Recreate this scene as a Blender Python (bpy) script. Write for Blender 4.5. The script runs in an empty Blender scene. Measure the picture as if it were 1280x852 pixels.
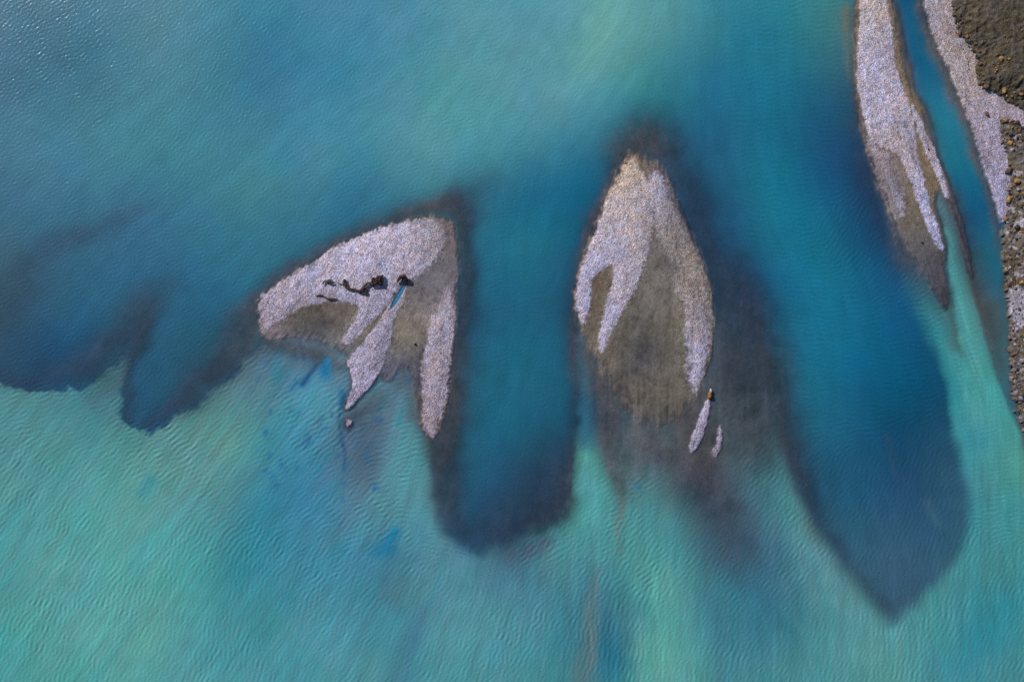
import bpy, math, time
import numpy as np
T0 = time.time()
rng = np.random.default_rng(7)
M = 0.1                       # metres per pixel of the 1280 px wide view
sc = bpy.context.scene
COL = sc.collection
f4 = np.float32

# ------------------------------------------------------------------ helpers
def s2l(c):
    c = np.asarray(c, dtype=float) / 255.0
    return np.where(c <= 0.04045, c / 12.92, ((c + 0.055) / 1.055) ** 2.4)
def wx(x): return (np.asarray(x) - 640.0) * M
def wy(y): return (426.0 - np.asarray(y)) * M
def smooth(t):
    t = np.clip(t, 0, 1); return t * t * (3 - 2 * t)
def lerp(a, b, t): return a + (b - a) * t

GX0, GX1, GY0, GY1, GS = -420.0, 1720.0, -360.0, 1220.0, 2.5
gx = np.arange(GX0, GX1 + .1, GS).astype(f4); gy = np.arange(GY0, GY1 + .1, GS).astype(f4)
GXX, GYY = np.meshgrid(gx, gy)

def bil(F, X, Y):
    u = np.clip((X - GX0) / GS, 0, len(gx) - 1.001); v = np.clip((Y - GY0) / GS, 0, len(gy) - 1.001)
    i = u.astype(np.int32); j = v.astype(np.int32); fu = (u - i).astype(f4); fv = (v - j).astype(f4)
    if F.ndim == 3: fu = fu[..., None]; fv = fv[..., None]
    return (F[j, i] * (1 - fu) + F[j, i + 1] * fu) * (1 - fv) + (F[j + 1, i] * (1 - fu) + F[j + 1, i + 1] * fu) * fv

def spline(P, closed=True, n=4):
    P = np.asarray(P, float); m = len(P); out = []
    for k in range(m if closed else m - 1):
        if closed: p0, p1, p2, p3 = P[k - 1], P[k], P[(k + 1) % m], P[(k + 2) % m]
        else: p0, p1, p2, p3 = P[max(k - 1, 0)], P[k], P[k + 1], P[min(k + 2, m - 1)]
        for q in range(n):
            t = q / n
            out.append(0.5 * (2 * p1 + (p2 - p0) * t + (2 * p0 - 5 * p1 + 4 * p2 - p3) * t * t + (3 * p1 - p0 - 3 * p2 + p3) * t ** 3))
    if not closed: out.append(P[-1])
    return np.array(out)

def sdf(poly, pad=60, n=3):
    """signed distance on the grid, positive inside (only exact near the shape)"""
    P = spline(poly, True, n)[:, :2]
    x0, x1, y0, y1 = P[:, 0].min() - pad, P[:, 0].max() + pad, P[:, 1].min() - pad, P[:, 1].max() + pad
    i0, i1 = np.searchsorted(gx, [x0, x1]); j0, j1 = np.searchsorted(gy, [y0, y1])
    X, Y = GXX[j0:j1, i0:i1], GYY[j0:j1, i0:i1]
    d2 = np.full(X.shape, 1e9, f4); ins = np.zeros(X.shape, bool)
    for k in range(len(P)):
        ax, ay = P[k - 1]; bx, by = P[k]; dx, dy = bx - ax, by - ay
        L = dx * dx + dy * dy + 1e-9
        t = np.clip(((X - ax) * dx + (Y - ay) * dy) / L, 0, 1)
        d2 = np.minimum(d2, (X - ax - t * dx) ** 2 + (Y - ay - t * dy) ** 2)
        if ay != by:
            c = ((Y >= ay) != (Y >= by)) & (X < (bx - ax) * (Y - ay) / (by - ay) + ax)
            ins ^= c
    out = np.full(GXX.shape, -float(pad), f4)
    out[j0:j1, i0:i1] = np.sqrt(d2) * np.where(ins, 1, -1)
    return out

def idw(poly):
    """per-vertex softness (third value) spread over the grid"""
    P = np.asarray(poly, float); num = np.zeros(GXX.shape, f4); den = np.zeros(GXX.shape, f4)
    for x, y, w in P:
        k = 1.0 / ((GXX - x) ** 2 + (GYY - y) ** 2 + 30) ** 1.5
        num += k * w; den += k
    return num / den

def stroke(pts, out=None, a=1.0, power=2.0):
    """soft brush along a polyline, (x, y, r[, strength])"""
    P = np.array([(p + (1.0,))[:4] if len(p) == 3 else p for p in pts], float)
    if len(P) > 2: P = spline(P, False, 3)
    R = P[:, 2].max() * 2.6
    x0, x1, y0, y1 = P[:, 0].min() - R, P[:, 0].max() + R, P[:, 1].min() - R, P[:, 1].max() + R
    i0, i1 = np.searchsorted(gx, [x0, x1]); j0, j1 = np.searchsorted(gy, [y0, y1])
    if out is None: out = np.zeros(GXX.shape, f4)
    X, Y = GXX[j0:j1, i0:i1], GYY[j0:j1, i0:i1]; v = np.zeros(X.shape, f4)
    if len(P) == 1: P = np.vstack([P, P + [0, .01, 0, 0]])
    for k in range(1, len(P)):
        ax, ay, ar, as_ = P[k - 1]; bx, by, br, bs = P[k]; dx, dy = bx - ax, by - ay
        t = np.clip(((X - ax) * dx + (Y - ay) * dy) / (dx * dx + dy * dy + 1e-9), 0, 1)
        d = np.sqrt((X - ax - t * dx) ** 2 + (Y - ay - t * dy) ** 2); r = np.maximum(ar + (br - ar) * t, .8)
        v = np.maximum(v, np.exp(-(d / r) ** power) * (as_ + (bs - as_) * t))
    out[j0:j1, i0:i1] = 1 - (1 - out[j0:j1, i0:i1]) * (1 - a * v)
    return out

def rbf(ctrl, c=22.0, cols=3, lin=True):
    C = np.array(ctrl, float); P = C[:, :2]; V = C[:, 2:]
    if lin: V = s2l(V)
    D = np.sqrt(((P[:, None] - P[None]) ** 2).sum(-1) + c * c)
    n = len(P); A = np.zeros((n + 1, n + 1)); A[:n, :n] = D; A[:n, n] = 1; A[n, :n] = 1
    A[:n, :n] -= np.eye(n) * 1.5
    w = np.linalg.solve(A, np.vstack([V, np.zeros((1, V.shape[1]))]))
    X = np.clip(GXX, -120, 1400); Y = np.clip(GYY, -110, 960)
    out = np.zeros(GXX.shape + (V.shape[1],), f4) + w[n].astype(f4)
    for k in range(n):
        r = np.sqrt((X - P[k, 0]) ** 2 + (Y - P[k, 1]) ** 2 + c * c)
        for q in range(V.shape[1]): out[..., q] += r * f4(w[k, q])
    return np.clip(out, V.min(0) * .8, V.max(0)).astype(f4)

# band-pass noise made in the frequency domain on the grid's own domain, spatially varying orientation
NS = 1.25
nxs = np.arange(-130, 1411, NS); nys = np.arange(-110, 963, NS)
NW, NH = len(nxs), len(nys)
FX = np.fft.fftfreq(NW, NS)[None, :]; FY = np.fft.fftfreq(NH, NS)[:, None]
FR = np.sqrt(FX ** 2 + FY ** 2); FA = np.arctan2(FY, FX)
def nz(filt, seed):
    r = np.random.default_rng(seed)
    f = np.fft.ifft2(np.fft.fft2(r.standard_normal((NH, NW))) * filt).real
    return (f / (f.std() + 1e-12)).astype(f4)
def nbil(F, X, Y):
    u = np.abs((X - nxs[0]) / NS); v = np.abs((Y - nys[0]) / NS)
    u = np.abs((NW - 1) - np.abs((NW - 1) - (u % (2 * (NW - 1))))); v = np.abs((NH - 1) - np.abs((NH - 1) - (v % (2 * (NH - 1)))))
    u = np.clip(u, 0, NW - 1.001); v = np.clip(v, 0, NH - 1.001)
    i = u.astype(np.int32); j = v.astype(np.int32); fu = (u - i).astype(f4); fv = (v - j).astype(f4)
    return (F[j, i] * (1 - fu) + F[j, i + 1] * fu) * (1 - fv) + (F[j + 1, i] * (1 - fu) + F[j + 1, i + 1] * fu) * fv
def iso(scale, seed, slope=None):
    return nz(np.exp(-(FR * scale) ** 2) if slope is None else (FR + 1.0 / scale) ** (-slope) * np.exp(-(FR * slope * 2) ** 2), seed)
NXX, NYY = np.meshgrid(nxs.astype(f4), nys.astype(f4))
def dirfield(ctrl):
    """angle (mod pi) from control line directions (x, y, dx, dy)"""
    c2 = np.zeros(NXX.shape, f4); s2 = np.zeros(NXX.shape, f4)
    for x, y, dx, dy in ctrl:
        a = 2 * math.atan2(dy, dx); k = 1.0 / ((NXX - x) ** 2 + (NYY - y) ** 2 + 900) ** 1.6
        c2 += k * math.cos(a); s2 += k * math.sin(a)
    return 0.5 * np.arctan2(s2, c2)
def oriented(ang, filt, seed, K=10):
    """filt(f_along, f_across) is the spectrum for a feature lying along the angle"""
    out = np.zeros(NXX.shape, f4); den = np.zeros(NXX.shape, f4)
    for k in range(K):
        th = math.pi * k / K
        fa = FX * math.cos(th) + FY * math.sin(th); fc = -FX * math.sin(th) + FY * math.cos(th)
        w = np.clip(np.cos(2 * (ang - th)), 0, 1).astype(f4) ** 8
        out += nz(filt(fa, fc), seed + k) * w; den += w * w
    return out / np.sqrt(den + 1e-6)

FLOW = [(100,60,-.8,.6),(400,150,-.75,.65),(250,300,-.75,.65),(60,400,-.7,.7),(200,450,-.5,.85),(300,440,-.6,.8),(450,400,-.6,.8),(480,470,-.45,.9),(550,450,-.08,1),
  (620,300,-.1,1),(640,600,-.15,1),(740,330,-.3,.95),(790,380,-.35,.9),(870,300,.35,.93),(820,500,0,1),(870,420,.05,1),(700,120,-.6,.8),(1000,300,.3,.95),(980,80,.1,1),(1110,100,.15,1),(1150,250,.35,.93),
  (1200,180,.4,.92),(1210,400,.25,.97),(1250,600,.1,1),(1050,650,.3,.95),(1110,800,0,1),(900,640,-.3,.95),(760,750,-.08,1),(550,750,-.4,.9),(400,560,-.6,.8),(300,700,-.55,.83),(50,700,-.55,.83),(850,800,0,1),(960,740,.2,.98),(1250,250,.1,1)]
CREST = [(40,620,.5,-.85),(60,800,.35,-.93),(180,700,.4,-.9),(150,520,.8,-.45),(60,500,.9,-.3),(280,600,.7,-.6),(300,760,.15,-1),(400,560,.7,-.6),(420,620,.75,-.6),(540,600,1,0),(555,640,.95,.3),(500,560,1,-.1),(480,700,.65,-.75),(600,700,.6,.7),
  (560,760,.5,-.85),(640,800,.4,-.92),(670,690,.7,-.7),(720,650,.65,-.75),(750,820,.15,-1),(830,700,.6,-.75),(900,640,.65,-.7),(830,820,.2,-1),(960,700,.6,-.75),(1000,640,.5,-.85),(1080,760,.1,-1),(1150,720,.05,-1),(1230,780,.3,-.95),
  (1240,600,.9,.1),(980,60,1,.1),(980,200,1,.15),(1040,180,.9,.45),(1070,290,.5,-.85),(1000,350,.95,.2),(940,360,.8,.6),(1050,480,.95,.2),(640,400,1,.1),(640,550,1,.2),(780,570,.9,-.3),(770,600,.8,-.5),
  (100,100,.8,-.6),(250,150,.5,-.8),(380,120,.7,-.7),(400,270,.92,-.38),(240,330,.9,-.4),(60,330,.9,-.4),(190,420,.9,-.4),(600,120,.9,-.3),(720,100,.9,-.3),(250,480,.8,-.6),(1150,620,.3,-.95)]
FANG = dirfield(FLOW); CANG = dirfield(CREST)
def along(l, w): return lambda fa, fc: np.exp(-(fa * l) ** 2 - (fc * w) ** 2)
streakF = oriented(FANG, along(45, 3.0), 100)          # fine streaks along the current
streakC = oriented(FANG, along(110, 14), 200)          # broad streaks
fanS = oriented(FANG, along(190, 9), 250)
def band(lam, bw, l): return lambda fa, fc: np.exp(-((np.abs(fc) - 1 / lam) * bw) ** 2 - (fa * l) ** 2)
waveL = oriented(CANG, band(6.4, 30, 11), 300)
waveM = oriented(CANG, band(5.2, 22, 8), 400)
chop = nz(np.exp(-((FR - 1 / 4.6) * 10) ** 2), 11)
n60, n24, n9, n4 = iso(60, 21), iso(24, 22), iso(9, 23), iso(4, 24)
n60b, n24b, n9b = iso(60, 31), iso(24, 32), iso(9, 33)
gust = iso(90, 41)
print('noise', round(time.time() - T0, 1))

# ------------------------------------------------------------------ measured water colours (silt load), display values
UP = [(10,10,72,113,135),(120,40,62,115,139),(200,20,80,129,149),(300,30,58,124,147),(400,20,64,128,158),(500,30,72,134,160),(600,20,86,146,162),(700,20,89,148,163),(765,8,94,160,163),(820,30,83,145,151),(900,20,53,125,145),(960,30,39,117,137),(1010,20,49,120,133),(20,100,62,109,135),(120,100,60,113,135),(220,90,71,127,145),(330,90,55,115,145),(430,100,64,130,158),(550,100,82,144,158),(650,100,86,145,158),(725,65,93,150,157),(740,110,84,146,159),(800,110,57,132,143),(880,100,41,110,137),(960,100,31,111,137),(1030,120,35,90,117),(1050,60,57,107,121),(30,180,70,120,143),(150,180,66,127,145),(250,180,60,124,143),(400,180,70,134,158),(520,180,82,141,154),(600,180,74,141,154),(680,160,73,138,154),(720,200,39,108,137),(640,250,35,102,131),(960,220,26,110,135),(1020,220,24,87,123),(900,180,35,93,125),(40,250,60,107,135),(180,250,58,111,137),(300,240,62,124,141),(450,230,53,116,141),(380,260,55,116,139),(250,320,47,104,135),(150,380,41,95,125),(100,420,35,85,117),(50,440,35,75,105),(20,340,57,95,115),(20,470,41,72,99),(640,350,31,100,127),(640,450,31,97,123),(630,550,31,92,119),(600,620,34,82,111),(680,600,35,68,96),(590,400,35,85,113),(700,350,31,88,117),(660,300,33,108,133),(250,400,39,90,117),(220,470,39,84,109),(190,500,39,82,109),(280,370,41,100,127),(920,260,33,90,121),(980,260,24,111,137),(1010,340,24,111,139),(1040,400,24,107,139),(1060,460,19,97,131),(1120,400,19,86,123),(1150,470,13,77,110),(1170,500,18,72,100),(1100,540,20,74,107),(1040,540,31,92,121),(1010,450,26,105,133),(970,360,26,90,123),(1060,620,36,86,115),(1130,620,36,76,109),(1100,700,53,92,116),(1170,640,43,82,111),(1110,750,55,86,109),(1020,600,32,80,108),(1080,300,24,75,111),(1195,600,44,84,108),(1200,660,47,88,111)]
LO = [(-60,560,75,138,144),(30,520,81,138,144),(130,500,69,120,130),(130,540,75,134,139),(50,600,82,144,148),(150,600,86,150,150),(100,700,86,154,154),(40,800,78,151,151),(180,780,90,156,154),(230,600,90,142,143),(300,560,85,142,144),(290,650,71,132,144),(300,720,59,134,147),(250,800,78,148,154),(230,690,78,151,154),(330,460,84,115,135),(380,560,64,133,159),(370,480,76,130,153),(400,500,84,140,162),(340,600,62,126,152),(350,700,64,133,155),(440,640,72,130,152),(450,560,80,105,128),(400,800,78,141,155),(340,830,74,140,153),(440,480,80,127,149),(500,600,85,140,153),(505,560,83,140,153),(510,500,85,135,153),(480,700,66,127,151),(480,760,69,130,149),(540,740,84,139,152),(600,760,80,137,152),(560,820,80,143,155),(660,760,76,133,149),(650,710,66,110,132),(700,820,64,126,138),(705,700,74,134,141),(735,600,75,144,143),(735,570,72,141,140),(735,530,44,104,130),(730,480,44,104,130),(735,680,75,140,145),(770,760,59,116,134),(780,820,51,116,134),(820,680,75,141,145),(830,740,82,150,149),(810,820,88,152,149),(870,780,74,138,145),(880,700,64,114,129),(900,820,70,134,145),(960,720,56,111,134),(920,660,60,96,117),(800,610,78,131,136),(830,580,82,121,128),(990,780,59,118,134),(980,620,69,124,131),(960,560,64,108,119),(940,520,72,96,109),(1020,700,80,132,140),(1050,800,78,141,145),(1100,820,82,142,145),(1160,790,75,138,145),(1230,780,54,130,146),(1260,700,64,134,141),(1240,620,62,137,147),(1230,560,65,140,146),(1210,480,57,138,145),(1200,430,64,138,144),(1195,380,69,138,144),(1190,320,70,134,146),(1183,285,73,122,137),(1270,820,64,131,141),(1270,580,75,144,140),(1300,560,75,144,140),(1150,360,52,106,124),(1165,430,44,124,140),(1175,330,60,102,123),(1200,750,67,134,143)]
SD = [(1128,-20,26,80,113),(1135,20,22,85,118),(1150,80,21,87,123),(1165,120,31,102,131),(1180,160,34,112,134),(1195,220,27,97,123),(1200,250,24,85,115),(1220,280,24,78,113),(1240,300,31,95,121),(1225,320,40,78,94),(1235,380,65,84,88),(1245,350,39,92,117),(1255,410,57,88,102),(1250,450,60,95,105),(1215,350,63,78,85),(1262,500,51,92,108),(1275,540,55,110,117),(1160,60,24,90,121)]
WU, WL, WS = rbf(UP, 34), rbf(LO, 30), rbf(SD, 24)
# region of the deep upper channels; third value = softness of the edge in px
UPOLY = [(-400,470,3),(-60,462,3),(0,478,3),(30,488,2.5),(60,489,2),(90,487,2),(118,478,3),(140,462,6),(156,447,7),(158,462,4),(152,490,4),(150,515,4),(158,530,3),(180,541,3),(205,534,3),(232,516,3.5),(262,494,3.5),(290,472,3),(305,452,3),(328,430,4),(360,405,10),(420,400,14),(480,400,14),(520,430,8),(528,500,6),(536,560,5),(543,630,9),(556,670,12),(583,690,13),(607,694,12),(640,674,15),(675,656,14),(698,648,10),(711,628,5),(716,590,3),(720,540,8),(722,480,10),(724,400,6),(760,300,8),(850,300,12),(885,400,20),(935,450,18),(957,490,14),(972,545,11),(988,595,9),(1010,640,8),(1040,688,9),(1075,732,11),(1098,761,13),(1117,771,14),(1138,760,13),(1165,735,11),(1195,700,9),(1212,655,9),(1210,610,10),(1200,570,10),(1190,530,7),(1185,490,6),(1176,455,9),(1158,415,14),(1140,370,18),(1125,320,14),(1100,240,8),(1085,150,8),(1085,-60,8),(1085,-400,8),(600,-400,8),(-500,-400,8)]
SDU, SFU = sdf(UPOLY, 90, 3), idw(UPOLY)
# side channel and the grey water along the right bank (right of the bright plume)
SPOLY = [(1112,-60,3),(1116,20,3),(1125,70,4),(1142,120,5),(1155,160,5),(1168,200,5),(1175,240,6),(1186,262,6),(1196,290,5),(1203,320,4),(1212,352,4),(1222,390,3.5),(1232,425,3),(1242,460,3),(1255,495,3),(1268,525,4),(1282,552,5),(1300,600,6),(1400,700,8),(1500,300,5),(1400,-60,5)]
SDS, SFS = sdf(SPOLY, 60, 3), idw(SPOLY)
print('rbf', round(time.time() - T0, 1))

# coloured plumes, pools and streaks in the water: (colour, strength, strokes)
def ST(*a): return stroke(list(a))
PAINT = [
 ((92,112,132), .5, ST((492,490,10),(478,540,14),(455,600,16,.7),(420,670,16,.4)), 'L'),
 ((88,114,134), .55, ST((345,448,12),(385,455,16),(425,470,16),(440,500,12,.6)), 'L'),
 ((22,112,158), 1.0, ST((410,452,7.5),(406,465,10)), 'L'),
 ((22,98,145), .95, ST((428,488,4),(425,505,5)), 'L'),
 ((38,84,120), .85, ST((424,515,4),(423,535,3),(430,560,3),(432,585,3)), 'L'),
 ((42,76,118), .9, ST((509,458,4),(508,480,4)), 'L'),
 ((42,132,158), .8, ST((503,512,4),(503,528,5)), 'L'),
 ((30,120,158), .9, ST((492,668,9),(478,688,11)), 'L'),
 ((43,132,150), .55, ST((428,690,12)), 'L'),
 ((45,132,150), .5, ST((190,600,8),(180,615,9)), 'L'),
 ((34,80,125), .9, ST((376,430,4),(379,450,3)), 'L'),
 ((34,80,125), .9, ST((393,455,3),(386,468,4),(374,485,4)), 'L'),
 ((49,125,144), .6, ST((345,440,8),(344,470,8)), 'L'),
 ((43,126,147), .5, ST((330,640,26),(300,700,26)), 'L'),
 ((49,128,144), .45, ST((360,520,16),(330,560,16)), 'L'),
 ((40,100,140), .8, ST((822,574,4),(818,582,4)), 'L'),
 ((38,118,145), .75, ST((797,611,5)), 'L'),
 ((45,75,103), .6, ST((866,585,3),(862,597,3)), 'L'),
 ((98,102,100), .45, ST((768,565,5,.4),(772,610,7),(776,650,6),(776,690,5,.6)), 'L'),
 ((108,114,110), .55, ST((748,715,6,.4),(740,760,11,.8),(736,800,14),(728,850,14)), 'L'),
 ((96,98,104), .5, ST((545,600,8,.6),(555,640,9),(560,660,8,.4)), 'L'),
 ((63,92,113), .75, ST((440,540,18,.5),(460,560,20),(450,600,22,.4)), 'L'),
 ((73,92,105), .5, ST((500,700,18,.6),(490,740,20,.8)), 'L'),
 ((66,82,99), .8, ST((885,600,30,.8),(905,640,40,1),(925,680,34,.7),(940,710,24,.3)), 'L'),
 ((61,100,123), .5, ST((960,700,24),(985,740,20,.6)), 'L'),
 ((72,92,112), .7, ST((640,694,12),(685,680,9)), 'L'),
 ((72,92,112), .6, ST((155,470,9),(120,500,12,.6),(140,520,14,.3)), 'L'),
 ((45,132,150), .45, ST((1250,770,30),(1190,840,26)), 'L'),
 ((98,106,98), .7, ST((1056,10,9),(1058,50,8,.8),(1062,90,7,.35)), 'U'),
 ((84,86,92), .5, ST((962,500,5,.6),(976,545,5),(990,590,4,.5)), 'U'),
 ((49,72,92), .55, ST((1102,545,4),(1115,575,4),(1128,600,4,.4)), 'U'),
 ((61,96,113), .45, ST((1160,625,6),(1172,655,6)), 'U'),
 ((42,84,122), .7, ST((412,514,2.5),(413,517,2.5)), 'L'),
 ((40,90,125), .7, ST((472,510,1.6),(471,514,1.6)), 'L'),
 ((36,84,128), .6, ST((362,436,3,.5),(366,450,3)), 'L'),
 ((80,158,152), .85, stroke([(733,574,12),(734,600,14),(735,640,16,.5)], None, 1.0, 3.0), 'L'),
 ((88,140,150), .6, ST((958,500,6,.4),(976,560,10,.8),(1000,630,15),(1035,700,19),(1070,765,24)), 'L'),
 ((46,104,130), .7, ST((726,440,8),(731,500,10),(734,545,11)), 'L'),
 ((80,150,158), .6, ST((735,585,9),(737,620,13),(735,660,14,.6)), 'L'),
 ((92,156,158), .45, ST((70,720,40),(110,800,40)), 'L'),
 ((92,160,156), .45, ST((832,720,14),(822,790,20),(815,850,22)), 'L'),
 ((80,152,154), .7, ST((1184,285,5),(1194,340,7),(1208,420,13),(1228,520,20)), 'L'),
 ((95,150,160), .35, ST((250,580,16),(215,640,18)), 'L'),
 ((98,128,142), .5, ST((540,560,7),(545,620,10),(560,680,12,.6)), 'L'),
 ((60,108,134), .5, ST((560,730,14,.5),(520,790,20),(500,850,22)), 'L'),
 ((62,112,136), .45, ST((880,740,14),(900,800,18),(905,850,18)), 'L'),
 ((104,164,160), .4, ST((770,0,26),(745,50,28),(720,100,24,.6)), 'U'),
]
_r = np.random.default_rng(12); _p = np.zeros(GXX.shape, f4)
for _k in range(55):
    _x, _y = _r.uniform(322, 480), _r.uniform(436, 620)
    if _y > 470 and _r.random() < .35 or _x > 430 and _y < 480: continue
    _l = _r.uniform(2, 14) * (1 if _r.random() < .5 else .4)
    stroke([(_x, _y, _r.uniform(1.5, 4.2), 1.0), (_x - .5 * _l, _y + .85 * _l, _r.uniform(1.4, 3.2), .7)], _p, _r.uniform(.5, 1.0))
PAINT.append(((42, 100, 146), .85, _p, 'L'))
POOLM = stroke([(410,452,7.5),(406,465,10)], None, .9, 3.0); POOLM = stroke([(427,488,4),(424,506,5)], POOLM, .9)
POOLM = stroke([(509,458,3.5),(508,480,3.5)], POOLM, .8)
_q = np.zeros(GXX.shape, f4)
for _k in range(60):
    _x, _y = _r.uniform(470, 960), _r.uniform(590, 760); _l = _r.uniform(3, 16)
    stroke([(_x, _y, _r.uniform(1.5, 3.2), .8), (_x - .35 * _l, _y + .9 * _l, 1.6, .5)], _q, _r.uniform(.15, .5))
PAINT.append(((48, 96, 126), .7, _q, 'L'))
# shallows: where the dark bed rises towards the surface
SH = np.zeros(GXX.shape, f4)
def sh(a, *pts, power=2.0):
    global SH
    SH = stroke(list(pts), SH, a, power)
sh(.88,(285,412,10,.6),(315,382,13),(350,350,14),(400,320,14),(450,296,14),(500,272,15),(535,262,18),(565,258,25),(585,250,24,.7),(612,225,20,.35))
sh(.92,(575,265,22),(580,330,18),(577,400,18),(570,460,20),(562,510,26),(556,560,28),(560,620,22,.8),(572,662,15,.6),(605,688,12,.3),(645,668,17,.55),(690,645,20,.8),(708,622,14,.8),(716,560,12,.8),(720,480,12,.8),(718,410,15),(722,350,13),(735,300,13),(752,250,15),(772,205,22),(805,172,34),(825,150,28,.5))
sh(.55,(690,560,28,.7),(680,610,40),(640,650,34),(600,660,24))
sh(.8,(825,190,30),(860,240,28),(880,300,30),(900,360,38),(912,420,46),(920,470,50),(930,520,45,.9),(945,560,36,.6))
sh(.85,(920,330,26,.7),(945,410,30),(970,500,26),(992,570,20),(1018,635,16,.8),(1060,710,14,.6),(1112,775,12,.6))
sh(.62,(1070,80,8,.4),(1070,140,16,.8),(1085,210,24),(1105,270,28),(1122,320,20,.6))
sh(.8,(1066,20,5),(1070,90,5),(1072,150,6))
sh(.5,(-30,382,24,.8),(10,350,22),(50,318,20),(110,292,18),(165,270,14,.7),(195,262,10,.3))
sh(.45,(-30,410,22),(20,385,22),(60,340,20,.5))
sh(.74,(-40,478,11,.5),(30,474,13,.5),(80,466,18,.8),(120,450,24),(155,412,26),(180,378,23,.85),(215,350,17,.45))
sh(.8,(160,520,8,.7),(160,470,10,.8),(175,420,15),(195,385,14,.6))
sh(.86,(185,530,9,.6),(215,512,15,.8),(250,480,24),(282,444,29),(308,412,24),(320,390,16))
# lower skirts of the bars
sh(.9,(335,420,14),(365,408,13),(400,408,16),(425,415,14),(445,440,8,.7))
sh(.8,(345,436,13,.8),(372,438,15),(402,442,17),(432,456,13,.8))
sh(.8,(496,478,12,.8),(514,488,14,.9),(520,515,11,.7))
sh(.6,(330,436,10,.8),(370,432,16,.8),(410,430,20,.8))
sh(.85,(520,400,22),(505,430,22),(490,460,16,.8),(525,470,10,.9),(530,520,9,.8),(540,560,10,.8),(548,610,9,.5))
sh(.75,(470,490,15,.7),(455,515,16),(435,525,8),(470,530,18,.5))
sh(.98,(760,400,20),(790,430,32),(800,470,44),(805,510,46,.95),(810,550,40,.75),(830,580,34,.5))
sh(.98,(790,392,16),(815,400,34),(820,430,40))
sh(.92,(758,470,14),(765,520,15),(771,570,13,.8),(776,615,13,.55))
sh(.92,(868,500,28),(878,550,36),(884,600,36,.85),(902,645,34,.6),(930,690,26,.35))
sh(.8,(800,560,26),(835,575,26),(855,600,20,.8))
sh(.6,(785,590,20),(790,620,14,.5))
sh(.75,(925,470,36),(935,520,34),(950,570,22,.7))
sh(.9,(738,430,10),(748,480,13),(755,520,13,.9),(765,570,12,.7),(772,610,10,.4))
sh(.92,(860,500,22),(870,540,24,.9),(880,575,28,.75),(890,620,30,.45))
sh(.85,(1124,290,16),(1142,318,20),(1158,350,14,.7),(1176,390,10,.5),(1196,430,8,.3))
sh(.95,(1160,250,12),(1170,285,10,.9),(1176,325,8,.9),(1184,360,8,.9),(1192,400,7,.7),(1203,440,5,.4))
sh(.85,(1190,250,12),(1201,290,14,.9),(1210,335,13,.85),(1225,380,14,.7),(1235,410,14,.5),(1245,460,14,.35))
sh(.95,(1118,10,6),(1130,60,6),(1145,115,7),(1160,150,8),(1175,200,7),(1185,240,8))
sh(.93,(1150,-20,8),(1158,30,8),(1170,65,8),(1190,110,8),(1204,145,8),(1216,180,8),(1228,220,7),(1240,262,8),(1250,285,7,.8),(1254,320,5,.6))
sh(.8,(1259,340,3),(1262,400,3),(1266,470,4),(1278,530,5),(1310,600,8),(1400,720,10))
for p in PAINT: pass
# bed colours (wet gravel, mud and sand), display values
BED = [(0,400,35,55,81),(60,330,38,59,84),(150,280,38,55,80),(100,475,38,54,75),(170,400,41,56,73),(200,520,38,56,79),(260,480,41,54,70),(310,410,60,65,78),(350,345,61,61,74),(450,295,50,56,69),(545,262,63,60,66),(600,235,29,48,75),(590,300,41,55,72),(585,400,38,52,68),(560,560,45,52,62),(560,620,48,55,68),(610,690,39,53,73),(690,650,38,48,65),(716,500,33,49,71),(720,390,43,50,63),(750,250,62,58,65),(800,170,64,61,66),(820,140,39,53,69),(850,220,38,53,72),(880,300,36,50,68),(905,380,45,52,65),(920,470,49,58,69),(960,450,46,53,65),(980,540,48,55,66),(1010,630,39,50,66),(1110,770,45,60,79),(950,350,32,50,72),(1060,60,76,70,69),(1075,150,48,55,68),(1095,230,41,50,68),(1115,290,46,55,69),(340,420,79,75,79),(400,410,78,75,79),(380,435,79,84,96),(515,400,87,81,81),(500,440,94,88,90),(470,520,68,68,80),(435,530,61,60,71),(530,500,76,70,73),(745,400,92,84,78),(790,430,82,79,79),(830,440,87,84,84),(760,480,79,76,79),(800,500,90,85,86),(840,520,83,79,80),(800,560,82,80,89),(745,520,45,58,73),(860,470,80,78,80),(870,530,74,72,78),(890,580,74,70,78),(900,620,66,68,83),(870,620,48,58,75),(1135,290,97,90,90),(1150,260,87,81,80),(1165,280,84,80,83),(1180,340,48,56,73),(1195,290,62,62,73),(1225,370,76,70,75),(1240,450,74,75,87),(1120,40,84,76,74),(1140,100,95,85,80),(1160,140,92,82,80),(1175,200,87,79,80),(1160,30,87,78,77),(1195,110,79,73,75),(1215,180,74,69,75),(1245,270,64,66,75),(1262,400,76,74,81),(1270,500,66,67,75),(765,540,74,72,80),(880,540,76,72,74),(930,520,66,74,84),(900,650,58,70,86),(800,560,86,88,98),(845,580,74,70,78),(785,600,88,92,100)]
BC = rbf(BED, 18)
print('strokes', round(time.time() - T0, 1))

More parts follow.
